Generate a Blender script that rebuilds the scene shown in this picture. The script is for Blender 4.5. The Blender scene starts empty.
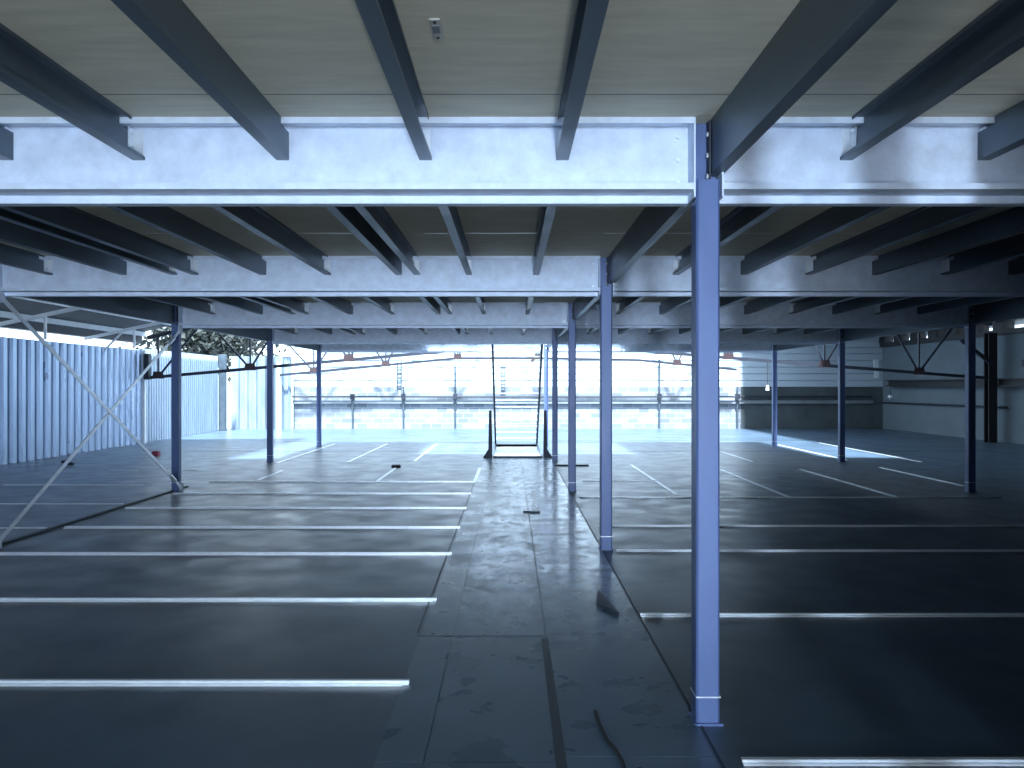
import bpy, math, random
from mathutils import Vector, Matrix
random.seed(7)
S = bpy.context.scene
C = S.collection
R = math.radians

# ------------------------------------------------------------------ camera
cam = bpy.data.cameras.new('camera')
cam.sensor_width = 36.0
cam.lens = 770.0 / 1024.0 * 36.0
cam.shift_x = 1.0 / 1024.0
cam.shift_y = 2.0 / 1024.0
cam.clip_start = 0.05
cam.clip_end = 300
camo = bpy.data.objects.new('camera', cam)
C.objects.link(camo)
camo.location = (0, 0, 1.6)
camo.rotation_euler = (R(90), 0, 0)
S.camera = camo

# ------------------------------------------------------------------ sky, sun, exposure
w = bpy.data.worlds.new('overcast_sky')
S.world = w
w.use_nodes = True
bg = w.node_tree.nodes['Background']
bg.inputs[0].default_value = (0.66, 0.83, 1.0, 1)
bg.inputs[1].default_value = 1.9

sun = bpy.data.lights.new('sun', 'SUN')
sun.energy = 16.0
sun.angle = R(5.0)
sun.color = (0.86, 0.94, 1.0)
suno = bpy.data.objects.new('sun', sun)
C.objects.link(suno)
suno.rotation_euler = (R(25), 0, 0)      # from behind the camera, high, straight down the hall

# daylight of the open bay in the rear wall (behind the camera)
def daylight(name, x, z, sx, sz, watts):
    al = bpy.data.lights.new(name, 'AREA')
    al.shape = 'RECTANGLE'
    al.size, al.size_y = sx, sz
    al.energy = watts
    al.color = (0.62, 0.78, 1.0)
    alo = bpy.data.objects.new(name, al)
    C.objects.link(alo)
    alo.location = (x, -9.95, z)
    alo.rotation_euler = (R(90), 0, 0)


daylight('rear_bay_daylight', -2.2, 1.2, 3.0, 2.2, 300)
daylight('rear_door_daylight', 0.4, 1.2, 0.3, 2.2, 800)

S.view_settings.view_transform = 'Standard'
S.view_settings.look = 'None'
S.view_settings.exposure = 0.78
S.view_settings.gamma = 1.0
S.view_settings.use_curve_mapping = False


# ------------------------------------------------------------------ materials
def mat(name, base, rough=0.5, metal=0.0, var=0.0, vscale=4.0, stretch=(1, 1, 1), rvar=0.0, bump=0.0, bscale=None, spec=None):
    m = bpy.data.materials.new(name)
    m.use_nodes = True
    nt = m.node_tree
    N, L = nt.nodes, nt.links
    p = N['Principled BSDF']
    p.inputs['Base Color'].default_value = (*base, 1)
    p.inputs['Roughness'].default_value = rough
    p.inputs['Metallic'].default_value = metal
    if spec is not None:
        p.inputs['Specular IOR Level'].default_value = spec
    if var or rvar or bump:
        geo = N.new('ShaderNodeNewGeometry')
        mp = N.new('ShaderNodeMapping')
        mp.inputs['Scale'].default_value = stretch
        L.new(geo.outputs['Position'], mp.inputs[0])
        nz = N.new('ShaderNodeTexNoise')
        nz.inputs['Scale'].default_value = vscale
        nz.inputs['Detail'].default_value = 5
        nz.inputs['Roughness'].default_value = 0.6
        L.new(mp.outputs[0], nz.inputs['Vector'])
        if var:
            r = N.new('ShaderNodeValToRGB')
            r.color_ramp.elements[0].position = 0.3
            r.color_ramp.elements[1].position = 0.7
            r.color_ramp.elements[0].color = tuple(c * (1 - var) for c in base) + (1,)
            r.color_ramp.elements[1].color = tuple(min(1, c * (1 + var)) for c in base) + (1,)
            L.new(nz.outputs[0], r.inputs[0])
            L.new(r.outputs[0], p.inputs['Base Color'])
        if rvar:
            mr = N.new('ShaderNodeMapRange')
            mr.inputs['From Min'].default_value = 0.3
            mr.inputs['From Max'].default_value = 0.7
            mr.inputs['To Min'].default_value = max(0.03, rough - rvar)
            mr.inputs['To Max'].default_value = min(1, rough + rvar)
            L.new(nz.outputs[0], mr.inputs[0])
            L.new(mr.outputs[0], p.inputs['Roughness'])
        if bump:
            n2 = N.new('ShaderNodeTexNoise')
            n2.inputs['Scale'].default_value = bscale or vscale * 3
            n2.inputs['Detail'].default_value = 3
            L.new(mp.outputs[0], n2.inputs['Vector'])
            b = N.new('ShaderNodeBump')
            b.inputs['Strength'].default_value = bump
            b.inputs['Distance'].default_value = 0.01
            L.new(n2.outputs[0], b.inputs['Height'])
            L.new(b.outputs[0], p.inputs['Normal'])
    return m


M = {}
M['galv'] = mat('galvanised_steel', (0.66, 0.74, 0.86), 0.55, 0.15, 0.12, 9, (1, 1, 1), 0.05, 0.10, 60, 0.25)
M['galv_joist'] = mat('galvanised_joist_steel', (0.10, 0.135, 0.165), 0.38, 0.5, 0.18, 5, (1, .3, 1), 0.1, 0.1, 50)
M['bright'] = mat('bright_zinc', (0.85, 0.9, 0.97), 0.35, 0.5, 0.08, 14)
M['blue'] = mat('blue_column_paint', (0.095, 0.145, 0.31), 0.42, 0.1, 0.08, 7, (1, 1, .4), 0.06, 0.05, 80)
M['board'] = mat('chipboard_underside', (0.60, 0.58, 0.46), 0.8, 0, 0.10, 3, (1, 6, 1), 0, 0.1, 90)
M['darksteel'] = mat('dark_primed_steel', (0.022, 0.028, 0.045), 0.55, 0.1, 0.15, 6)
M['rust'] = mat('rust_red_primer', (0.045, 0.028, 0.034), 0.6, 0.1, 0.2, 9)
M['white'] = mat('white_painted_steel', (0.8, 0.86, 0.92), 0.45, 0, 0.06, 5)
M['fence'] = mat('corrugated_zinc_sheet', (0.34, 0.43, 0.57), 0.34, 0.65, 0.16, 3, (1, 1, .25), 0.08)
M['fence_pale'] = mat('pale_corrugated_sheet', (0.46, 0.56, 0.68), 0.42, 0.3, 0.12, 3, (1, 1, .25), 0.08)
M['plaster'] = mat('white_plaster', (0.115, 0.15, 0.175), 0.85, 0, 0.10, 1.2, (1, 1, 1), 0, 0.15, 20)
M['concrete'] = mat('dark_concrete', (0.20, 0.23, 0.26), 0.8, 0, 0.2, 2)
M['fence_dull'] = mat('weathered_corrugated_sheet', (0.22, 0.29, 0.38), 0.5, 0.3, 0.2, 3, (1, 1, .25), 0.05)
M['plinth'] = mat('shaded_plinth_concrete', (0.07, 0.09, 0.10), 0.85, 0, 0.25, 1.5)  # tone darkened to carry the shade on the far wall's right part
M['roof'] = mat('roof_sheeting', (0.05, 0.065, 0.08), 0.6, 0.3, 0.2, 2)
M['leaf'] = mat('dark_leaves', (0.018, 0.026, 0.024), 0.8, 0, 0.4, 3)
M['red'] = mat('red_plastic', (0.25, 0.03, 0.06), 0.5)
M['rubber'] = mat('black_rubber', (0.015, 0.017, 0.02), 0.6)
M['plate'] = mat('grey_plate', (0.45, 0.46, 0.42), 0.5)
M['scrap'] = mat('scrap_board', (0.03, 0.045, 0.06), 0.5)
M['glass'] = mat('lamp_glass', (0.85, 0.9, 0.95), 0.15)


def floor_mat(name, base, rough, mottled):
    m = bpy.data.materials.new(name)
    m.use_nodes = True
    nt = m.node_tree
    N, L = nt.nodes, nt.links
    p = N['Principled BSDF']
    geo = N.new('ShaderNodeNewGeometry')
    n1 = N.new('ShaderNodeTexNoise')
    n1.inputs['Scale'].default_value = 0.9
    n1.inputs['Detail'].default_value = 6
    n1.inputs['Roughness'].default_value = 0.6
    L.new(geo.outputs['Position'], n1.inputs['Vector'])
    r = N.new('ShaderNodeValToRGB')
    r.color_ramp.elements[0].position = 0.32
    r.color_ramp.elements[1].position = 0.7
    r.color_ramp.elements[0].color = tuple(c * 0.72 for c in base) + (1,)
    r.color_ramp.elements[1].color = tuple(c * 1.3 for c in base) + (1,)
    L.new(n1.outputs[0], r.inputs[0])
    mr = N.new('ShaderNodeMapRange')
    mr.inputs['From Min'].default_value = 0.3
    mr.inputs['From Max'].default_value = 0.7
    mr.inputs['To Min'].default_value = rough - 0.07
    mr.inputs['To Max'].default_value = rough + 0.08
    n3 = N.new('ShaderNodeTexNoise')
    n3.inputs['Scale'].default_value = 2.6
    n3.inputs['Detail'].default_value = 4
    L.new(geo.outputs['Position'], n3.inputs['Vector'])
    L.new(n3.outputs[0], mr.inputs[0])
    rough_out = mr.outputs[0]
    col_out = r.outputs[0]
    if mottled:
        mp = N.new('ShaderNodeMapping')
        mp.inputs['Scale'].default_value = (1.0, 0.75, 1)
        L.new(geo.outputs['Position'], mp.inputs[0])
        n2 = N.new('ShaderNodeTexNoise')
        n2.inputs['Scale'].default_value = 7.5
        n2.inputs['Detail'].default_value = 3
        n2.inputs['Distortion'].default_value = 0.6
        L.new(mp.outputs[0], n2.inputs['Vector'])
        rr = N.new('ShaderNodeValToRGB')
        rr.color_ramp.elements[0].position = 0.36
        rr.color_ramp.elements[1].position = 0.58
        rr.color_ramp.elements[0].color = (0, 0, 0, 1)
        rr.color_ramp.elements[1].color = (1, 1, 1, 1)
        L.new(n2.outputs[0], rr.inputs[0])
        # scuffed patch: strongest down the middle of the walkway, 5 m to 13 m out
        sep = N.new('ShaderNodeSeparateXYZ')
        L.new(geo.outputs['Position'], sep.inputs[0])
        my = N.new('ShaderNodeMapRange')
        my.interpolation_type = 'SMOOTHSTEP'
        my.inputs['From Min'].default_value = 4.3
        my.inputs['From Max'].default_value = 6.8
        L.new(sep.outputs['Y'], my.inputs[0])
        mx = N.new('ShaderNodeMapRange')
        mx.interpolation_type = 'SMOOTHSTEP'
        mx.inputs['From Min'].default_value = -0.45
        mx.inputs['From Max'].default_value = -0.15
        L.new(sep.outputs['X'], mx.inputs[0])
        mm = N.new('ShaderNodeMath')
        mm.operation = 'MULTIPLY'
        L.new(my.outputs[0], mm.inputs[0])
        L.new(mx.outputs[0], mm.inputs[1])
        m2 = N.new('ShaderNodeMath')
        m2.operation = 'MULTIPLY'
        L.new(mm.outputs[0], m2.inputs[0])
        L.new(rr.outputs[0], m2.inputs[1])
        mix = N.new('ShaderNodeMix')
        mix.data_type = 'RGBA'
        L.new(m2.outputs[0], mix.inputs['Factor'])
        L.new(r.outputs[0], mix.inputs['A'])
        mix.inputs['B'].default_value = (0.50, 0.62, 0.75, 1)
        col_out = mix.outputs['Result']
        rm = N.new('ShaderNodeMath')
        rm.operation = 'MULTIPLY_ADD'
        L.new(m2.outputs[0], rm.inputs[0])
        rm.inputs[1].default_value = -0.13
        L.new(mr.outputs[0], rm.inputs[2])
        rough_out = rm.outputs[0]
    L.new(col_out, p.inputs['Base Color'])
    L.new(rough_out, p.inputs['Roughness'])
    p.inputs['Specular IOR Level'].default_value = 0.9
    b = N.new('ShaderNodeBump')
    b.inputs['Strength'].default_value = 0.03
    b.inputs['Distance'].default_value = 0.01
    n4 = N.new('ShaderNodeTexNoise')
    n4.inputs['Scale'].default_value = 5
    n4.inputs['Detail'].default_value = 3
    L.new(geo.outputs['Position'], n4.inputs['Vector'])
    L.new(n4.outputs[0], b.inputs['Height'])
    L.new(b.outputs[0], p.inputs['Normal'])
    return m


M['floor'] = floor_mat('slate_floor_board', (0.05, 0.085, 0.13), 0.35, False)
M['walk'] = floor_mat('scuffed_walkway_board', (0.085, 0.14, 0.20), 0.30, True)


def block_mat():
    m = bpy.data.materials.new('concrete_blocks')
    m.use_nodes = True
    nt = m.node_tree
    N, L = nt.nodes, nt.links
    p = N['Principled BSDF']
    p.inputs['Roughness'].default_value = 0.85
    geo = N.new('ShaderNodeNewGeometry')
    sep = N.new('ShaderNodeSeparateXYZ')
    cb = N.new('ShaderNodeCombineXYZ')
    L.new(geo.outputs['Position'], sep.inputs[0])
    L.new(sep.outputs['X'], cb.inputs[0])
    L.new(sep.outputs['Z'], cb.inputs[1])
    br = N.new('ShaderNodeTexBrick')
    br.inputs['Color1'].default_value = (0.13, 0.16, 0.20, 1)
    br.inputs['Color2'].default_value = (0.24, 0.28, 0.33, 1)
    br.inputs['Mortar'].default_value = (0.29, 0.33, 0.38, 1)
    br.inputs['Scale'].default_value = 1.0
    br.inputs['Brick Width'].default_value = 0.40
    br.inputs['Row Height'].default_value = 0.195
    br.inputs['Mortar Size'].default_value = 0.012
    L.new(cb.outputs[0], br.inputs['Vector'])
    L.new(br.outputs[0], p.inputs['Base Color'])
    return m


def siding_mat():
    m = bpy.data.materials.new('white_siding')
    m.use_nodes = True
    nt = m.node_tree
    N, L = nt.nodes, nt.links
    p = N['Principled BSDF']
    p.inputs['Roughness'].default_value = 0.6
    geo = N.new('ShaderNodeNewGeometry')
    nz = N.new('ShaderNodeTexNoise')
    nz.inputs['Scale'].default_value = 0.8
    L.new(geo.outputs['Position'], nz.inputs['Vector'])
    r = N.new('ShaderNodeValToRGB')
    r.color_ramp.elements[0].color = (0.40, 0.49, 0.57, 1)
    r.color_ramp.elements[1].color = (0.52, 0.61, 0.69, 1)
    L.new(nz.outputs[0], r.inputs[0])
    L.new(r.outputs[0], p.inputs['Base Color'])
    return m


M['block'] = block_mat()
M['siding'] = siding_mat()


# ------------------------------------------------------------------ mesh helpers
class MB:
    def __init__(s):
        s.v, s.f = [], []

    def box(s, x0, x1, y0, y1, z0, z1):
        b = len(s.v)
        s.v += [(x0, y0, z0), (x1, y0, z0), (x1, y1, z0), (x0, y1, z0), (x0, y0, z1), (x1, y0, z1), (x1, y1, z1), (x0, y1, z1)]
        s.f += [tuple(b + i for i in q) for q in ((0, 3, 2, 1), (4, 5, 6, 7), (0, 1, 5, 4), (1, 2, 6, 5), (2, 3, 7, 6), (3, 0, 4, 7))]
        return s

    def prism(s, prof, a0, a1, axis):
        """prof: 2D outline (any simple polygon); extruded along axis: 'x' -> prof=(y,z); 'y' -> (x,z); 'z' -> (x,y)"""
        b = len(s.v)
        n = len(prof)
        for a in (a0, a1):
            for (p, q) in prof:
                s.v.append({'x': (a, p, q), 'y': (p, a, q), 'z': (p, q, a)}[axis])
        s.f.append(tuple(b + i for i in range(n)))
        s.f.append(tuple(b + n + i for i in reversed(range(n))))
        for i in range(n):
            j = (i + 1) % n
            s.f.append((b + i, b + n + i, b + n + j, b + j))
        return s

    def bar(s, p0, p1, wd, ht, up=(0, 0, 1)):
        """rectangular bar between two points"""
        p0, p1 = Vector(p0), Vector(p1)
        d = (p1 - p0).normalized()
        u = Vector(up)
        if abs(d.dot(u)) > 0.98:
            u = Vector((0, 1, 0))
        r = d.cross(u).normalized()
        u = r.cross(d).normalized()
        b = len(s.v)
        for p in (p0, p1):
            for a, c in ((-1, -1), (1, -1), (1, 1), (-1, 1)):
                s.v.append(tuple(p + r * a * wd / 2 + u * c * ht / 2))
        s.f += [tuple(b + i for i in q) for q in ((0, 3, 2, 1), (4, 5, 6, 7), (0, 1, 5, 4), (1, 2, 6, 5), (2, 3, 7, 6), (3, 0, 4, 7))]
        return s

    def tube(s, p0, p1, r0, r1=None, n=10):
        r1 = r0 if r1 is None else r1
        p0, p1 = Vector(p0), Vector(p1)
        d = (p1 - p0).normalized()
        u = Vector((0, 0, 1)) if abs(d.z) < 0.9 else Vector((1, 0, 0))
        a = d.cross(u).normalized()
        c = a.cross(d).normalized()
        b = len(s.v)
        for p, r in ((p0, r0), (p1, r1)):
            for i in range(n):
                t = 2 * math.pi * i / n
                s.v.append(tuple(p + a * math.cos(t) * r + c * math.sin(t) * r))
        s.f.append(tuple(b + i for i in range(n)))
        s.f.append(tuple(b + n + i for i in reversed(range(n))))
        for i in range(n):
            j = (i + 1) % n
            s.f.append((b + i, b + n + i, b + n + j, b + j))
        return s

    def build(s, name, m, parent=None, loc=(0, 0, 0), bevel=0.0):
        me = bpy.data.meshes.new(name)
        me.from_pydata(s.v, [], s.f)
        import bmesh
        bm = bmesh.new()
        bm.from_mesh(me)
        bmesh.ops.recalc_face_normals(bm, faces=bm.faces)
        bm.to_mesh(me)
        bm.free()
        me.materials.append(m)
        o = bpy.data.objects.new(name, me)
        C.objects.link(o)
        o.location = loc
        if parent:
            o.parent = parent
        if bevel:
            md = o.modifiers.new('bevel', 'BEVEL')
            md.width = bevel
            md.segments = 2
            md.limit_method = 'ANGLE'
        return o


def tag(o, label, cat, group=None, kind=None):
    o['label'] = label
    o['category'] = cat
    if group:
        o['group'] = group
    if kind:
        o['kind'] = kind
    return o


def struct(o, label=None):
    o['kind'] = 'structure'
    if label:
        o['label'] = label
    return o


def empty(name, loc):
    o = bpy.data.objects.new(name, None)
    C.objects.link(o)
    o.location = loc
    return o


def clone(src, loc):
    c = src.copy()
    C.objects.link(c)
    c.location = loc
    for ch in src.children:
        d = ch.copy()
        C.objects.link(d)
        d.parent = c
        for g in ch.children:
            e = g.copy()
            C.objects.link(e)
            e.parent = d
    return c


ORD = ['first', 'second', 'third', 'fourth', 'fifth', 'sixth', 'seventh', 'eighth', 'ninth', 'tenth']

# ------------------------------------------------------------------ layout numbers
XL, XM, XR = -5.10, 0.93, 7.0          # column rows
ROW = [3.63, 7.50, 11.68, 16.25, 20.40]  # front faces of the columns
ROWB = [-4.2, -0.35]                    # rows behind the camera
WX0, WX1 = -10.4, 14.0                  # side walls
WY0, WY1 = -10.0, 29.0
CW = 0.112
HX0, HX1, HY0, HY1 = -0.40, 0.70, 17.15, 21.1   # stairwell hole

# ------------------------------------------------------------------ floor
f = MB()
for (x0, x1, y0, y1) in ((WX0 - .3, HX0, WY0 - 2, WY1 + .3), (HX1, WX1 + .3, WY0 - 2, WY1 + .3), (HX0, HX1, WY0 - 2, HY0), (HX0, HX1, HY1, WY1 + .3)):
    f.box(x0, x1, y0, y1, -0.06, 0)
struct(f.build('floor', M['floor']), 'slate grey board floor of the hall')
struct(MB().box(-4, 5, 12, 27, -3.1, -3.0).build('floor_below', M['concrete']), 'dark lower storey floor seen down the stairwell')
# steel edge of the stairwell, far side and flanks
e = MB()
e.box(HX0 - .02, HX1 + .02, HY1, HY1 + .05, -0.26, -0.001)
e.box(HX0 - .05, HX0, HY0, HY1, -0.26, -0.062)
e.box(HX1, HX1 + .05, HY0, HY1, -0.26, -0.062)
struct(e.build('trim_stairwell', M['bright']), 'bright steel edge around the stairwell opening')

# walkway of coated boards, laid on the floor with narrow open joints
wk = MB()
g = 0.004
xs = [(-0.58, -0.37), (-0.37, 0.215), (0.225, 0.875)]
for ci, (x0, x1) in enumerate(xs):
    y = -3.3 if ci != 2 else -4.07
    step = 0.82 if ci == 2 else 1.64
    while y < 17.0:
        y1 = min(y + step * (2 if y > 4.9 else 1), 17.05)
        h = 0.006 + random.random() * 0.0015
        wk.box(x0 + g / 2, x1 - g / 2, y + g / 2, y1 - g / 2, 0.0005, h)
        y = y1
struct(wk.build('floor_walkway', M['walk']), 'scuffed walkway boards running to the stair')

# dark joints in the far floor and the dark tie line under the left row of columns
sm = MB()
for (x0, x1, y) in ((-6.2, -2.6, 25.0), (-7.8, 12, 18.9), (5.5, 13.2, 23.3), (-6.5, 4.5, 22.2), (2.3, 8, 25.6), (1, 8.6, 22.6)):
    sm.box(x0, x1, y - .02, y + .02, 0.0005, 0.003)
sm.box(XL - .06, XL - .01, 6.6, 12.2, 0.0005, 0.02)
sm.box(0.890, 0.899, 2.4, 16.5, 0.0005, 0.004)
sm.box(-0.612, -0.602, 5.0, 12.6, 0.0005, 0.004)
sm.box(-0.60, 0.21, 4.905, 4.913, 0.008, 0.009)
struct(sm.build('floor_joints', M['scrap']), 'dark joints between the floor boards')


# ------------------------------------------------------------------ metal joint strips on the floor
def cross_strip(y, x0, x1, label, group, h=0.02, wd=0.045, m='bright'):
    b = MB()
    b.box(x0, x1, y, y + wd, 0.0005, h * 0.45)
    b.box(x0, x1, y + wd * 0.45, y + wd, 0.0005, h)
    tag(b.build('floor_joint_strip', M[m]), label, 'floor strip', group)


GL = 'bright metal strips across the left floor'
ys = [4.10, 5.70, 7.27, 8.63, 10.0, 11.35, 12.75]
for i, y in enumerate(ys):
    x0 = -5.02 if i < 5 else -5.0
    cross_strip(y, x0, -.545 - .009 * i, 'bright metal joint strip left of the walkway, %s from the camera' % ORD[i], GL, h=0.024)
for (y, x0, x1, l) in ((8.63, -9.6, -5.22, 'thin dull floor strip left of the cross brace foot, nearest the camera'),
                       (10.40, -9.6, -5.25, 'pale floor strip behind the cross brace, left of the left columns'),
                       (12.4, -8.2, -5.9, 'short floor strip left of the nearest left column'),
                       (14.5, -7.6, -7.05, 'tiny bright strip on the far left floor near the corrugated fence'),
                       (14.6, -6.5, -5.95, 'tiny bright strip on the floor just left of nearest left column')):
    cross_strip(y, x0, x1, l, 'thin strips on the floor by the corrugated fence', h=0.012, wd=.04)
GR = 'metal strips across the right floor'
for i, (y, x0, x1) in enumerate(((3.24, .98, 6.6), (5.33, .90, 6.8), (7.42, 1.02, 6.9), (8.74, 1.0, 6.9), (10.97, .98, 7.0), (12.9, 1.2, 2.45))):
    if i < 5:
        cross_strip(y, x0, x1, 'metal joint strip on the dark floor right of the columns, %s from the camera' % ORD[i], GR, h=0.018)
    else:
        cross_strip(y, x0, x1, 'short metal joint strip on the floor right of the third column', GR, h=0.018)
long_strips = [(-3.42, 16.1, 21.2), (-4.86, 16.0, 21.2), (-2.05, 16.4, 20.9), (-2.24, 12.95, 15.0), (-0.605, 12.85, 15.0), (-4.3, 13.1, 14.5),
               (8.65, 16.2, 21.6), (7.25, 16.6, 20.9), (7.25, 12.3, 15.1), (5.56, 11.1, 14.8), (5.1, 16.2, 18.7), (4.0, 11.1, 14.7), (2.43, 11.3, 15.6)]
ll = ['lengthwise floor strip far left, second from the left column row', 'lengthwise floor strip running beside the far left columns',
      'lengthwise floor strip far left, nearest the stair opening', 'short lengthwise strip on the left ending at a black rubber stop',
      'lengthwise strip at the left edge of the walkway before the stair', 'short lengthwise strip right of the nearest left column',
      'long lengthwise strip on the far right floor beside the white wall', 'lengthwise strip between the two far right columns',
      'lengthwise strip in the dim floor right of the middle right column', 'long lengthwise strip on the right floor in front of the right columns',
      'lengthwise strip on the far floor just right of the large near column', 'lengthwise strip on the right floor beside the near column',
      'faint lengthwise strip right of the second column']
for (x, y0, y1), l in zip(long_strips, ll):
    b = MB().box(x - .03, x + .03, y0, y1, 0.0005, 0.008)
    tag(b.build('floor_joint_strip', M['bright']), l, 'floor strip', 'lengthwise metal strips on the floor')

# ------------------------------------------------------------------ small things on the floor
b = MB()
b.prism([(.67, 5.58), (.80, 5.34), (.72, 5.95)], 0.009, 0.03, 'z')
o = b.build('board_offcut', M['scrap'])
o.location.x = -.05
tag(o, 'dark board offcut lying on the walkway left of the near column', 'board')
b = MB().bar((.16, 9.72, .015), (.36, 9.66, .015), .03, .02)
tag(b.build('wood_batten', M['scrap']), 'small dark batten lying on the middle of the walkway', 'batten')
b = MB()
b.box(-8.17, -8.03, 17.5, 17.64, 0, .11)
b.box(-8.15, -8.05, 17.52, 17.62, .11, .12)
tag(b.build('storage_box', M['red'], bevel=.008), 'small dark red box on the left floor near the brace', 'box')
b = MB().tube((-2.26, 15.15, 0), (-2.26, 15.15, .05), .10, .08, 14)
tag(b.build('rubber_stop', M['rubber']), 'black rubber stop at the end of a short floor strip', 'stopper')
b = MB().box(7.0, 7.25, 15.75, 15.85, 0, .02)
b = MB().box(.86, 1.55, 15.35, 15.43, 0.0, .03)
tag(b.build('flat_batten', M['scrap']), 'dark flat batten on the floor beside the third column', 'batten')
for (x, y, l) in ((-9.35, 16.0, 'nearest the fence'), (-9.0, 15.6, 'a little right of the first')):
    b = MB().box(x, x + .12, y, y + .08, 0, .05)
    tag(b.build('brick_bit', M['scrap'], bevel=.01), 'small dark lump on far left floor, ' + l, 'rubble', 'rubble by the fence')
# cable lying near the bottom edge
pts = [(.41, 3.75, .016), (.415, 3.6, .016), (.43, 3.45, .016), (.455, 3.36, .016), (.47, 3.25, .016), (.475, 2.9, .016), (.47, 2.6, .016)]
b = MB()
for p, q in zip(pts, pts[1:]):
    b.tube(p, q, .008, n=8)
tag(b.build('power_cable', M['rubber']), 'short black cable lying on the walkway at the bottom of the view', 'cable')
# dark lengthwise gap strip in the walkway
b = MB().box(.19, .235, 2.2, 4.85, .0062, .010)
tag(b.build('rubber_seal', M['scrap']), 'black seal strip running lengthwise in the near walkway', 'seal strip')


# ------------------------------------------------------------------ columns
def make_column(loc):
    root = empty('steel_column', loc)
    h = CW / 2
    body = MB()
    c = .010
    prof = [(-h + c, 0), (h - c, 0), (h, c), (h, CW - c), (h - c, CW), (-h + c, CW), (-h, CW - c), (-h, c)]
    body.prism(prof, 0.012, 2.575, 'z')
    body.build('shaft', M['blue'], root)
    p = MB().box(-h - .012, h + .012, -.012, CW + .012, 0.0005, 0.012)
    p.build('base_plate', M['blue'], root)
    # raised welded band near the foot and splice plate near the top
    b2 = MB().box(-h - .003, h + .003, -.004, CW + .003, .13, .136)
    b2.build('weld_band', M['bright'], root)
    t = MB().box(-h, h, .078, CW, 2.575, 2.864)
    t.build('head_plate', M['blue'], root)
    MB().box(.010, .018, .02, .078, 2.58, 2.86).build('angle_cleat', M['darksteel'], root)
    for bz in (2.60, 2.70, 2.80):
        MB().tube((.002, .045, bz), (.010, .045, bz), .012, n=6).build('bolt', M['bright'], root)
    return root


names_row = ['nearest the camera', 'second from camera', 'third from camera', 'fourth from camera', 'farthest, behind the stair']
proto = make_column((XM, ROW[0], 0))
tag(proto, 'large near blue square steel column, the biggest in view', 'column', 'blue columns of the middle row', 'thing')
for i in range(1, 5):
    c = clone(proto, (XM, ROW[i], 0))
    tag(c, 'blue square steel column of the middle row beside walkway, ' + names_row[i], 'column', 'blue columns of the middle row', 'thing')
for X, side, st in ((XL, 'left', ['nearest, at the cross brace', 'middle one', 'farthest one']),
                    (XR, 'right', ['nearest, in deep shade', 'middle one', 'farthest one'])):
    for i in (2, 3, 4):
        c = clone(proto, (X, ROW[i], 0))
        tag(c, 'dark blue steel column in the %s row, %s' % (side, st[i - 2]), 'column', 'columns of the %s row' % side, 'thing')
c = clone(proto, (XM, ROWB[1], 0))
tag(c, 'blue steel column beside the camera position, out of view', 'column', None, 'thing')

# ------------------------------------------------------------------ main beams (back to back lipped channels)
TZ, BZ, RZ = 2.866, 2.526, 2.489


def c_prof(y0, dirn, z0, z1, fl, lip, t):
    """closed outline of a lipped channel, web at y0, flanges toward dirn"""
    a = y0
    b = y0 + dirn * fl
    t2 = dirn * t
    return [(a, z0), (b, z0), (b, z0 + lip), (b - t2, z0 + lip), (b - t2, z0 + t), (a + t2, z0 + t),
            (a + t2, z1 - t), (b - t2, z1 - t), (b - t2, z1 - lip), (b, z1 - lip), (b, z1), (a, z1)]


def make_beam(y, x0, x1, label, group, endplates=True):
    root = empty('main_beam', ((x0 + x1) / 2, y, BZ))
    hx = (x1 - x0) / 2
    dz = -BZ
    yw = 0.12
    fr = MB().prism([(p, q + dz) for p, q in c_prof(yw, -1, BZ, TZ, .13, .030, .004)], -hx, hx, 'x')
    fr.build('front_channel', M['galv'], root)
    rr = MB().prism([(p, q + dz) for p, q in c_prof(yw + .001, 1, RZ, TZ, .06, .030, .004)], -hx, hx, 'x')
    rr.build('rear_channel', M['galv'], root)
    for s in (-1, 1):
        ep = MB().box(s * (hx + .004) - .004, s * (hx + .004) + .004, -.012, yw + .08, RZ - BZ, TZ - BZ - .002).build('end_plate', M['galv'], root)
        for bz in (.06, .17, .28):
            MB().tube((s * (hx - .05), yw - .022, bz), (s * (hx - .05), yw - .002, bz), .011, n=6).build('bolt', M['bright'], root)
    return tag(root, label, 'beam', group, 'thing')


for i, y in enumerate(ROW):
    make_beam(y, XL + .07, XM - .07, 'galvanised main beam spanning left of the middle columns, %s from the camera' % ORD[i], 'main beams')
    make_beam(y, XM + .07, XR - .07, 'galvanised main beam spanning right of the middle columns, %s from the camera' % ORD[i], 'main beams')
make_beam(ROWB[1], XL + .07, XM - .07, 'galvanised main beam above the camera, left of its column', 'main beams')
make_beam(ROWB[1], XM + .07, XR - .07, 'galvanised main beam above the camera, right of its column', 'main beams')

# ------------------------------------------------------------------ joists
JZ1 = 2.866
joist_proto = {}


def joist_mesh(length, face, depth, pair_end):
    """face=+1 opens to +x, -1 opens to -x; local origin: web, front end (near), bottom"""
    fl, lip, t = .060, .016, .003
    d = depth
    b = MB()
    f_ = face
    prof = [(0, 0), (f_ * fl, 0), (f_ * fl, lip), (f_ * (fl - t), lip), (f_ * (fl - t), t), (f_ * t, t),
            (f_ * t, d - t), (f_ * (fl - t), d - t), (f_ * (fl - t), d - lip), (f_ * fl, d - lip), (f_ * fl, d), (0, d)]
    cope = .136 if depth < .2 else 0
    b.prism(prof, 0, length - cope, 'y')
    if cope:
        q = [(p, min(z, d - .034)) for p, z in prof[:7]]
        q[-1] = (f_ * t, d - .034)
        q.append((0, d - .034))
        b.prism(q, length - cope, length, 'y')
    return b


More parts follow.
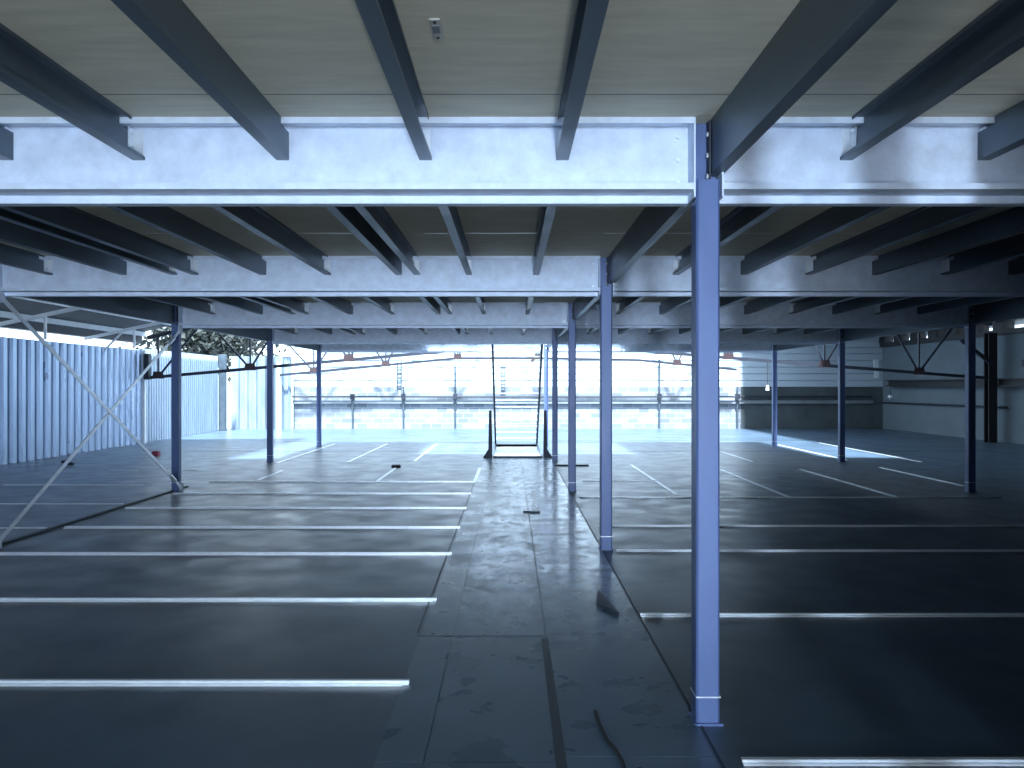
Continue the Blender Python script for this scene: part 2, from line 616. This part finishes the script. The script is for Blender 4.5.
def make_joist(x, k, face, depth, label, group):
    y0 = (ROW[k - 1] if k > 0 else ROWB[1]) + .185
    y1 = ROW[k] + (.119 if depth < .2 else .076)
    if k == 4 and -.45 < x < .3:
        y1 = 17.42
    key = (k, face, round(depth, 3), y1)
    # web sits so that the channel is centred on x
    loc = (x - face * .03, y0, JZ1 - depth)
    if key in joist_proto:
        o = clone(joist_proto[key], loc)
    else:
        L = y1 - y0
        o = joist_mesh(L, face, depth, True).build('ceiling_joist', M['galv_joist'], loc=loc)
        joist_proto[key] = o
        # angle cleat in the mouth of the channel at the far end
        c = MB()
        c.box(face * .006 if face > 0 else face * .052, face * .052 if face > 0 else face * .006, L - .006, L - .001, .02, depth - .02)
        c.box(min(face * .004, face * .008), max(face * .004, face * .008), L - .06, L - .006, .02, depth - .02)
        cl = c.build('cleat', M['bright'], o)
        for bz in (.05, depth - .05):
            q = MB().tube((face * .008, L - .035, bz), (face * .018, L - .035, bz), .008, n=6)
            q.build('bolt', M['bright'], cl)
    return tag(o, label, 'joist', group, 'thing')


bays = ['nearest bay', 'second bay', 'third bay', 'fourth bay', 'farthest bay']
for k in range(5):
    left = [.25, -.415, -1.11, -1.81, -2.45, -3.12, -3.83, -4.56]
    right = [1.63, 2.30, 2.94, 3.60, 4.28, 4.95, 5.6, 6.25]
    if k == 0:
        left = left[:6]
        right = right[:5]
    if k >= 1:
        left_d = [-.95, -3.35]
    else:
        left_d = []
    grp = 'ceiling joists of the ' + bays[k]
    for i, x in enumerate(left):
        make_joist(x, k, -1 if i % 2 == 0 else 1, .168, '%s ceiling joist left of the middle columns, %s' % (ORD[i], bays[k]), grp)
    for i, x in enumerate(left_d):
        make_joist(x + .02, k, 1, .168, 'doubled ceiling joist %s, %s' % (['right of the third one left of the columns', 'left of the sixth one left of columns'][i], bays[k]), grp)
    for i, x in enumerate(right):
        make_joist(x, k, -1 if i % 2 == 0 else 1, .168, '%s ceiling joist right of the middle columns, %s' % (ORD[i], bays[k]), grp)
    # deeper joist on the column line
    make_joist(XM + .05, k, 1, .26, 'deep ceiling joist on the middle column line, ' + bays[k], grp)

# edge beams of the deck
for X, side in ((XL, 'left'), (XR, 'right')):
    for k in range(1, 5):
        b = MB().prism([(p, q) for p, q in c_prof(X - (.0 if side == 'left' else 0), -1 if side == 'right' else 1, BZ, TZ, .06, .02, .004)],
                       ROW[k - 1] + .18, ROW[k] - .03, 'y')
        tag(b.build('edge_beam', M['galv_joist']), 'dark edge beam along %s side of the deck, %s' % (side, bays[k]), 'beam', 'edge beams', 'thing')

# ------------------------------------------------------------------ deck boards above (the ceiling)
b = MB()
for (x0, x1, y0, y1) in ((XL - .08, -2.2, -9.6, ROW[4] + .2), (3.0, XR + .08, -9.6, ROW[4] + .2), (-2.2, 3.0, -9.6, 16.75)):  # opening over the stair widened so sun reaches the far floor
    b.box(x0, x1, y0, y1, 2.868, 2.90)
struct(b.build('ceiling', M['board']), 'olive grey chipboard deck above the joists')
# thin bright tongue strips where boards meet
sgs = [(0, .0)]
segs = []
for k, yy in ((1, 6.39), (2, 10.3), (2, 11.2), (3, 14.8), (4, 19.0)):
    x = XL + .1
    while x < XR - .3 and yy < 18:
        L = random.uniform(.45, 1.5)
        segs.append((yy, x, min(x + L, XR - .1)))
        x += L + random.uniform(.15, .7)
for (yy, x0, x1) in segs:
    pass
b = MB()
for (yy, x0, x1) in segs:
    b.box(x0, x1, yy - .006, yy + .006, 2.8655, 2.8679)
struct(b.build('trim_ceiling', M['bright']), 'thin bright joints between the ceiling boards')
b = MB()
b.box(-5, 6.9, 3.345, 3.349, 2.8668, 2.8679)
struct(b.build('trim_ceiling_seam', M['scrap']), 'faint seam across the ceiling boards')

# small plate on the ceiling board
pl = MB().box(-.284, -.244, 2.65, 2.80, 2.860, 2.868).build('ceiling_plate', M['plate'], bevel=.003)
tag(pl, 'small grey plate screwed to the ceiling board between the two middle joists', 'plate')
MB().box(-.277, -.251, 2.69, 2.745, 2.857, 2.860).build('label_square', M['concrete'], pl)
for yy in (2.665, 2.785):
    MB().tube((-.264, yy, 2.857), (-.264, yy, 2.861), .006, n=8).build('screw', M['rubber'], pl)

# ------------------------------------------------------------------ cross brace, left row
y2, y3 = ROW[1] + .056, ROW[2] + .02
for (a, bb, lab, dx) in (((XL, y2, 2.48), (XL, y3, .06), 'brace rod falling from top left to the left column foot', .09),
                         ((XL, y2 - .03, .06), (XL, y3, 2.45), 'brace rod rising from the floor to the left column head', .075)):
    a = (a[0] + dx, a[1], a[2])
    bb = (bb[0] + dx, bb[1], bb[2])
    r = empty('brace_rod', a)
    off = Vector(a)
    m = MB().bar(Vector(a) - off, Vector(bb) - off, .045, .010, up=(1, 0, 0))
    m.build('flat_bar', M['bright'], r)
    d = (Vector(bb) - Vector(a)).normalized()
    q = Vector(bb) - off - d * .35
    MB().tube(q - d * .09, q + d * .09, .03).build('turnbuckle', M['bright'], r)
    for p in (Vector(a), Vector(bb)):
        p2 = p - off
        g_ = MB().box(p2.x - .004, p2.x + .004, p2.y - .07, p2.y + .07, p2.z - .06, p2.z + .06)
        g_.build('gusset_plate', M['galv'], r)
    tag(r, 'flat pale ' + lab, 'brace', 'cross brace')

# ------------------------------------------------------------------ stair to the upper deck
st = empty('steel_stair', (.15, 21.3, 0))


def stp(m, name, mt):
    o = m.build(name, M[mt], st)
    o.location = (-.15, -21.3, 0)
    return o


z1s, ya, yb = 2.86, 21.45, 17.75
for sx in (-.43, .72):
    s_ = MB()
    hh = .11
    s_.prism([(ya + .12, 0.0), (ya - .08, 0.0), (yb - .1, z1s - .22), (yb - .1, z1s), (yb + .05, z1s), (ya + .12, .16)], sx - .022, sx + .022, 'x')
    stp(s_, 'stringer', 'darksteel')
n = 16
for i in range(1, n):
    z = i * z1s / n
    y = ya + (yb - ya) * i / n
    t = MB()
    t.box(-.408, .698, y - .11, y + .12, z - .004, z)
    t.box(-.408, .698, y + .115, y + .12, z - .03, z)
    t.box(-.408, .698, y - .11, y - .105, z - .03, z)
    stp(t, 'tread', 'bright')
tag(st, 'open tread steel stair rising to upper deck at the walkway end', 'stair', None, 'thing')

# posts of the stairwell opening
for sx, l in ((-.46, 'left'), (.76, 'right')):
    r = empty('stairwell_post', (sx, 17.08, 0))
    s = 1 if sx > 0 else -1
    m = MB()
    m.prism([(-.045, 0), (.045, 0), (.045, .4), (.028, 1.06), (-.028, 1.06), (-.04, .4)], -.02, .02, 'y')
    m.build('post', M['darksteel'], r)
    m = MB()
    m.prism([(0, 0), (s * .15, 0), (s * .15, .03), (s * .03, .22), (0, .22)], -.03, .02, 'y')
    m.build('foot_bracket', M['darksteel'], r)
    MB().tube((s * .1, -.05, .05), (s * .1, -.03, .05), .02, n=8).build('bolt', M['rust'], r)
    tag(r, 'dark steel post at the %s corner of the stairwell opening' % l, 'post', 'stairwell posts')
b = MB().box(-.40, .70, 17.05, 17.13, 0.0, .045)
tag(b.build('stairwell_sill', M['darksteel']), 'dark steel sill across the near edge of the stairwell', 'sill')

# ------------------------------------------------------------------ shell
EZ = 2.97


def corrugated(x_or_y, a0, a1, z0, z1, period, depth, along, skew=0):
    """sheet with trapezoid ribs; along='y' sheet in plane x=x_or_y ; along='x' plane y=x_or_y"""
    b = MB()
    pts = []
    a = a0
    while a < a1:
        for fr, dd in ((0, 0), (.42, 0), (.52, 1), (.90, 1)):
            p = a + fr * period
            if p <= a1:
                pts.append((p, x_or_y + dd * depth))
        a += period
    pts.append((a1, x_or_y))
    t = .004
    for i, (p, q) in enumerate(pts):
        for z in (z0, z1):
            b.v.append((q, p, z) if along == 'y' else (p, q, z))
            b.v.append((q - t, p, z) if along == 'y' else (p, q + t, z))
    for i in range(len(pts) - 1):
        k = i * 4
        # v: k=(front,z0) k+1=(back,z0) k+2=(front,z1) k+3=(back,z1)
        b.f.append((k, k + 4, k + 6, k + 2))
        b.f.append((k + 1, k + 3, k + 7, k + 5))
        b.f.append((k + 2, k + 6, k + 7, k + 3))
        b.f.append((k, k + 1, k + 5, k + 4))
    return b


struct(corrugated(WX0, WY0, 21.6, 0, 2.60, .30, .085, 'y').build('wall_left', M['fence']), 'corrugated metal fence along the left side')
struct(corrugated(WX0 - .03, 21.6, 27.4, 0, 2.66, .16, .03, 'y').build('wall_left_far', M['fence_pale']), 'finer pale corrugated fence at the far left')
struct(corrugated(28.6, WX0, -8.15, 0, 2.70, .33, -.07, 'x').build('wall_back_left', M['fence_dull']), 'corrugated sheets in the far left corner')
# fence posts
for (x, y, z, wd, mt, l) in ((WX0 + .10, 21.6, 2.6, .10, 'white', 'white fence post where the two corrugated sheets meet'),
                             (WX0 + .12, 27.45, 2.72, .26, 'galv_joist', 'dark post in the far left fence corner'),
                             (-8.9, 28.4, 2.72, .22, 'galv_joist', 'dark grey post in the corrugated sheets beside the far left column'),
                             (-8.55, 28.4, 2.5, .16, 'white', 'white post at right end of the far corrugated sheets')):
    b = MB().box(x - wd / 2, x + wd / 2, y - .06, y + .06, 0, z)
    tag(b.build('fence_post', M[mt], bevel=.01), l, 'post')
b = MB().box(WX0 + .16, WX0 + .30, 21.45, 21.62, 1.78, 2.5)
tag(b.build('truss_bracket', M['darksteel']), 'dark bracket holding the truss end at the white fence post', 'bracket')

# back wall: block plinth, siding boards above
struct(MB().box(8.66, WX1 + .2, WY1, WY1 + .2, 0, 1.56).build('wall_back_right', M['plinth']), 'smooth concrete plinth on the right of the far wall, darkened as shade')
b = MB().box(-8.2, 8.66, WY1, WY1 + .2, 0, 1.56)
struct(b.build('wall_back', M['block']), 'concrete block wall at the far end')
b = MB()
z = 1.56
while z < 5.9:
    b.prism([(WY1 + .03, z + .012), (WY1 + .045, z + .23), (WY1 + .06, z + .25), (WY1 + .15, z + .25), (WY1 + .15, z)], -8.2, WX1 + .2, 'x')
    z += .25
struct(b.build('wall_back_upper', M['siding']), 'pale horizontal siding above the far block wall')
struct(MB().box(-8.2, 13.6, WY1 - .10, WY1, .94, 1.06).build('trim_ledge', M['concrete']), 'dark ledge along the far block wall')
b = MB().tube((-8.2, WY1 - .16, 1.20), (13.5, WY1 - .16, 1.20), .035)
tag(b.build('wall_pipe', M['darksteel']), 'long dark horizontal pipe along the far block wall', 'pipe')
for (x, z, l) in ((-5.95, 1.2, 'short vertical pipe on the far wall, leftmost'), (-4.04, 1.56, 'vertical pipe on the far wall under the ladder bracket'),
                  (-2.1, 2.35, 'vertical pipe on the far wall left of the stair'), (5.57, 2.6, 'vertical pipe on the far wall right of the stair'), (8.5, 1.56, 'thin vertical pipe where the far wall turns dark')):
    b = MB().tube((x, WY1 - .09, 0), (x, WY1 - .09, z), .035)
    r = tag(b.build('vertical_pipe', M['galv_joist']), l, 'pipe', 'vertical pipes on the far wall')
    MB().box(x - .07, x + .07, WY1 - .2, WY1 - .0, 1.1, 1.3).build('clamp', M['darksteel'], r)
for (x, z0, z1, l) in ((-4.2, 1.5, 2.55, 'small pale ladder bracket on the far wall at the left'), (-.3, 1.1, 2.5, 'small pale ladder bracket on the far wall seen through the stair')):
    b = MB()
    b.box(x - .09, x - .06, WY1 - .08, WY1 - .04, z0, z1)
    b.box(x + .06, x + .09, WY1 - .08, WY1 - .04, z0, z1)
    zz = z0 + .1
    while zz < z1:
        b.box(x - .08, x + .08, WY1 - .075, WY1 - .045, zz, zz + .02)
        zz += .16
    tag(b.build('ladder_bracket', M['galv_joist']), l, 'bracket', 'ladder brackets on the far wall')

# right wall
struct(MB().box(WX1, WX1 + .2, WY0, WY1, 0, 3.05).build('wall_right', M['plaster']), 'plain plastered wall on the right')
b = MB()
b.box(WX1 - .12, WX1 + .15, WY0, WY1, 3.05, 3.20)
struct(b.build('trim_eaves', M['rubber']), 'dark eaves beam on top of the right wall')
b = MB()
b.box(WX1 - .30, WX1 - .02, 10, 28.2, 1.58, 1.62)
b.box(WX1 - .18, WX1 - .12, 10, 28.2, 1.62, 1.78)
b.box(WX1 - .30, WX1 - .02, 10, 28.2, 1.78, 1.81)
tag(b.build('wall_rail', M['rubber']), 'heavy dark steel rail along the right wall', 'rail')
b = MB().tube((WX1 - .1, 21.6, 1.0), (WX1 - .1, WY1, .99), .03)
tag(b.build('wall_pipe', M['darksteel']), 'thin dark pipe low on the right wall', 'pipe')
for y, l in ((21.7, 'dark steel hall column against the right wall'),):
    r = empty('hall_column', (13.58, y, 0))
    MB().box(-.12, .12, -.012, .012, 0, 3.1).build('flange', M['rubber'], r)
    MB().box(-.12, .12, .2, .224, 0, 3.1).build('flange', M['rubber'], r)
    MB().box(-.01, .01, .012, .2, 0, 3.1).build('web', M['darksteel'], r)
    MB().bar((-.0, .0, 2.2), (-.9, .0, 2.9), .09, .09).build('knee_brace', M['darksteel'], r)
    tag(r, l, 'column', None, 'thing')
b = MB().prism([(13.72, 1.9), (13.86, 1.9), (13.84, 2.6), (13.66, 2.6)], 28.99, 29.05, 'y')  # pale strip standing for daylight through the corner gap
tag(b.build('daylight_slit', M['white']), 'narrow white sheet standing in for the daylight slit, far right corner', 'sheet')
r = empty('wall_lamp', (13.6, 27.6, 1.2))
MB().tube((0, 0, 0), (0, 0, .07), .10, .05, 12).build('lamp_shade', M['white'], r)
MB().tube((0, 0, -.07), (0, 0, 0), .03, .05, 10).build('bulb', M['glass'], r)
MB().tube((0, 0, .07), (0, 0, .38), .008, n=6).build('lamp_stem', M['darksteel'], r)
tag(r, 'small white lamp hanging in the far right corner under the rail', 'lamp')
b = MB().box(13.9, 13.995, 20.75, 20.95, 2.12, 2.32)
tag(b.build('junction_box', M['darksteel'], bevel=.01), 'dark junction box high on the right wall', 'electrical box')

# rear wall behind the camera with its open bay
b = MB()
b.box(WX0, -3.75, WY0 + .3, WY0 + .5, 0, 4)
b.box(-.65, .23, WY0 + .3, WY0 + .5, 0, 4)
b.box(.57, WX1, WY0 + .3, WY0 + .5, 0, 4)
b.box(-3.75, -.65, WY0 + .3, WY0 + .5, 2.4, 4)
b.box(.23, .57, WY0 + .3, WY0 + .5, 2.4, 4)
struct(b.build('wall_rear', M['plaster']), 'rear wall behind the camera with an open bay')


struct(MB().box(1.9, 2.0, WY0 + .5, 1.2, 0, 2.86).build('wall_light_block', M['concrete']), 'unseen wall added behind the camera to shade the right side')  # added out of view to keep the rear light off the right side

b = MB().box(1.30, 1.47, -.42, -.30, 0, 2.86)  # unseen post added so its shadow bands the beams and floor
tag(b.build('shadow_post', M['darksteel'], bevel=.01), 'dark square post added behind the camera to cast a shadow band', 'post')

# added fill light, out of view behind the camera, to brighten the ceiling
r = empty('ceiling_fill', (.55, -3.0, 0))
MB().box(-.25, .25, -.02, .02, 0, .03).bar((-.2, 0, .02), (-.2, 0, .35), .03, .03).bar((.2, 0, .02), (.2, 0, .35), .03, .03).box(-.02, .02, -.2, .2, 0, .03).build('stand', M['darksteel'], r)
MB().box(-.18, .18, -.12, .12, .28, .36).build('housing', M['darksteel'], r)
tag(r, 'added fill light on a low stand behind the camera, brightening the ceiling', 'lamp')
fl = bpy.data.lights.new('ceiling_fill_lamp', 'AREA')
fl.shape = 'RECTANGLE'
fl.size, fl.size_y = .3, .2
fl.energy = 125
fl.color = (0.92, 0.96, 1.0)
flo = bpy.data.objects.new('ceiling_fill_lamp', fl)
C.objects.link(flo)
flo.parent = r
flo.location = (0, 0, .37)
flo.rotation_euler = (R(180 - 32), 0, 0)


# roof: sheeting with an open strip at the far end
def roof_z(x):
    return EZ + .235 * (x - WX0) if x < 1.8 else 3.30 + .21 * (WX1 - x)


def roof_panel(x0, x1, y0, y1, n=1):
    b = MB()
    z0, z1 = roof_z(x0 + 1e-6) + .12, roof_z(x1 - 1e-6) + .12
    b.prism([(x0, z0), (x1, z1), (x1, z1 + .05), (x0, z0 + .05)], y0, y1, 'y')
    return b


RY = 15.0
struct(roof_panel(WX0 - .3, 1.8, WY0, RY).build('roof_left', M['roof']), 'roof sheeting over the left half')
struct(roof_panel(1.8, WX1 + .4, WY0, RY).build('roof_right', M['roof']), 'roof sheeting over the right half')
struct(roof_panel(WX0 - .3, -6.2, RY, 21.6).build('roof_left_far', M['roof']), 'roof sheeting over the far left aisle')
struct(roof_panel(8.66, WX1 + .4, RY, WY1 + .2).build('roof_right_far', M['roof']), 'roof sheeting over the far right aisle')
# purlins under the left roof (white) and dark ones on the right
for x, mt, l in ((-10.3, 'white', 'white eaves purlin above the corrugated fence'), (-9.23, 'white', 'white purlin under the left roof, second from the fence'),
                 (-8.0, 'galv_joist', 'grey purlin under the left roof, third from the fence'), (-6.8, 'galv_joist', 'grey purlin under the left roof beside the deck')):
    z = roof_z(x)
    b = MB().box(x - .04, x + .04, 8, 21.6, z + .0, z + .12)
    tag(b.build('roof_purlin', M[mt]), l, 'purlin', 'purlins of the left roof', 'thing')
for i, x in enumerate((13.2, 12.0, 10.8, 9.6)):
    z = roof_z(x)
    b = MB().box(x - .04, x + .04, 12, WY1, z + .0, z + .12)
    tag(b.build('roof_purlin', M['darksteel']), 'dark purlin under the right roof, %s from the right wall' % ORD[i], 'purlin', 'purlins of the right roof', 'thing')
b = MB()
y = 10.2
while y < WY1:
    b.box(WX1 - .12, WX1 + .2, y, y + random.choice((.25, .5, .8)), 3.20, 3.42)
    y += 1.15
struct(b.build('trim_eaves_blocks', M['rubber']), 'dark blocks in the gap between right wall and roof')


# ------------------------------------------------------------------ roof trusses
def gusset(root, x, y, z, mt='rust', s=.16):
    m = MB().prism([(x - s, z - .05), (x + s, z - .05), (x + s * .8, z + s), (x - s * .8, z + s)], y - .012, y + .012, 'y')
    m.build('gusset_plate', M[mt], root)


def truss(y, chord, nodes, topz, label, mt='darksteel', half=1.15, tie=True):
    """chord: list of (x,z) bottom chord; nodes: x of V-web nodes"""
    root = empty('roof_truss', (chord[0][0], y, 0))
    inv = Vector((-chord[0][0], -y, 0))

    def P(x, z):
        return Vector((x, y, z)) + inv

    def cz(x):
        for (xa, za), (xb, zb) in zip(chord, chord[1:]):
            if xa <= x <= xb:
                return za + (zb - za) * (x - xa) / (xb - xa)
        return chord[-1][1]
    m = MB()
    for (a, b_) in zip(chord, chord[1:]):
        m.bar(P(*a), P(*b_), .05, .085)
    m.build('bottom_chord', M[mt], root)
    x0, x1 = chord[0][0], chord[-1][0]
    m = MB()
    tp = [(x0, topz(x0)), (1.8, topz(1.8)), (x1, topz(x1))] if x0 < 1.8 < x1 else [(x0, topz(x0)), (x1, topz(x1))]
    for a, b_ in zip(tp, tp[1:]):
        m.bar(P(*a), P(*b_), .05, .10)
    m.build('top_chord', M[mt], root)
    for xn in nodes:
        zc = cz(xn)
        for dx in (-half, 0, half):
            xt = xn + dx
            if xt < x0 or xt > x1:
                continue
            MB().bar(P(xn, zc), P(xt, topz(xt)), .04, .05).build('web_bar', M[mt], root)
        g_ = MB().prism([(P(xn - .17, 0).x, zc - .05), (P(xn + .17, 0).x, zc - .05), (P(xn + .13, 0).x, zc + .15), (P(xn - .13, 0).x, zc + .15)], -.035, -.025, 'y')
        g_.build('gusset_plate', M['rust' if mt != 'white' else 'white'], root)
    return tag(root, label, 'truss', 'roof trusses', 'thing')


tz = lambda x: roof_z(x) - .07
truss(21.62, [(-10.2, 1.83), (-1.57, 2.60), (3.48, 2.60), (12.6, 1.88), (13.5, 1.82)], [-9.9, -7.32, -4.55, -1.57, 3.5, 6.1, 8.8, 11.45], tz,
      'dark roof truss with raised bottom chord, nearer of the two wide ones')
truss(28.3, [(-8.5, 2.0), (-1.96, 2.62), (1.0, 2.62), (4.7, 2.55), (8.3, 2.2)], [-7.25, -4.6, -1.96, 1.0, 6.1], tz,
      'dark roof truss before the far wall, farther of the two wide ones')
for y, (xa, za, xb, zb), xs_, l in ((14.4, (-10.3, 2.60, -7.9, 3.10), -8.71, 'white sloping rafter strut over the corrugated fence, nearest the camera'),
                                    (18.6, (-10.3, 2.74, -8.2, 3.19), -9.1, 'white sloping rafter strut over the corrugated fence, second from camera')):
    r = empty('roof_strut', (xa, y, za))
    MB().bar((0, 0, 0), (xb - xa, 0, zb - za), .05, .07).build('rafter', M['white'], r)
    zt = za + (zb - za) * (xs_ - xa) / (xb - xa)
    MB().bar((xs_ - xa, 0, zt - za), (xs_ - xa, 0, zt - za - .46), .04, .04).build('hanger', M['white'], r)
    MB().bar((xb - xa - .05, 0, zb - za), (xb - xa - .05, 0, roof_z(xb) + .1 - za), .04, .04).build('upright', M['white'], r)
    if y > 15:
        MB().bar((.9, 0, .15), (.45, 0, -.3), .035, .035).build('diagonal', M['white'], r)
    tag(r, l, 'strut', 'white roof struts', 'thing')
b = MB().box(WX0 - .16, WX0 + .06, WY0, 21.6, 2.80, 3.06)
struct(b.build('trim_eaves_left', M['darksteel']), 'dark eaves beam above the left fence')

# conduit with drop on the middle truss (hook)
b = MB()
b.prism([(.70, 2.50), (.80, 2.46), (.92, 2.62), (.86, 2.72)], 28.25, 28.29, 'y')
tag(b.build('hook_plate', M['rust']), 'small dark hook plate on the far truss seen through the stair', 'hook')
r = empty('hanging_bulb', (7.0 + 1.05, 23, 2.0))
MB().tube((0, 0, .1), (0, 0, .75), .008, n=6).build('cord', M['darksteel'], r)
MB().tube((0, 0, -.04), (0, 0, .1), .05, .03, 10).build('bulb', M['glass'], r)
r.location = (7.2, 21.62, 1.52)
tag(r, 'small hanging bulb left of the farthest right column', 'lamp')

# ------------------------------------------------------------------ tree beyond the far left fence
r = empty('tree', (-13.2, 33.5, 0))
MB().tube((0, 0, 0), (.1, 0, 3.2), .18, .10, 10).build('trunk', M['leaf'], r)
m = MB()
rnd = random.Random(3)
for i in range(2600):
    c = Vector((rnd.gauss(0, 1.15), rnd.gauss(0, .8), 3.45 + rnd.gauss(0, .5)))
    a = Vector((rnd.uniform(-1, 1), rnd.uniform(-1, 1), rnd.uniform(-1, 1))).normalized() * .17
    d = Vector((rnd.uniform(-1, 1), rnd.uniform(-1, 1), rnd.uniform(-1, 1))).normalized() * .11
    k = len(m.v)
    m.v += [tuple(c - a), tuple(c + d), tuple(c + a), tuple(c - d)]
    m.f.append((k, k + 1, k + 2, k + 3))
m.build('foliage', M['leaf'], r)
tag(r, 'dark leafy tree top behind the far left corrugated fence', 'tree')
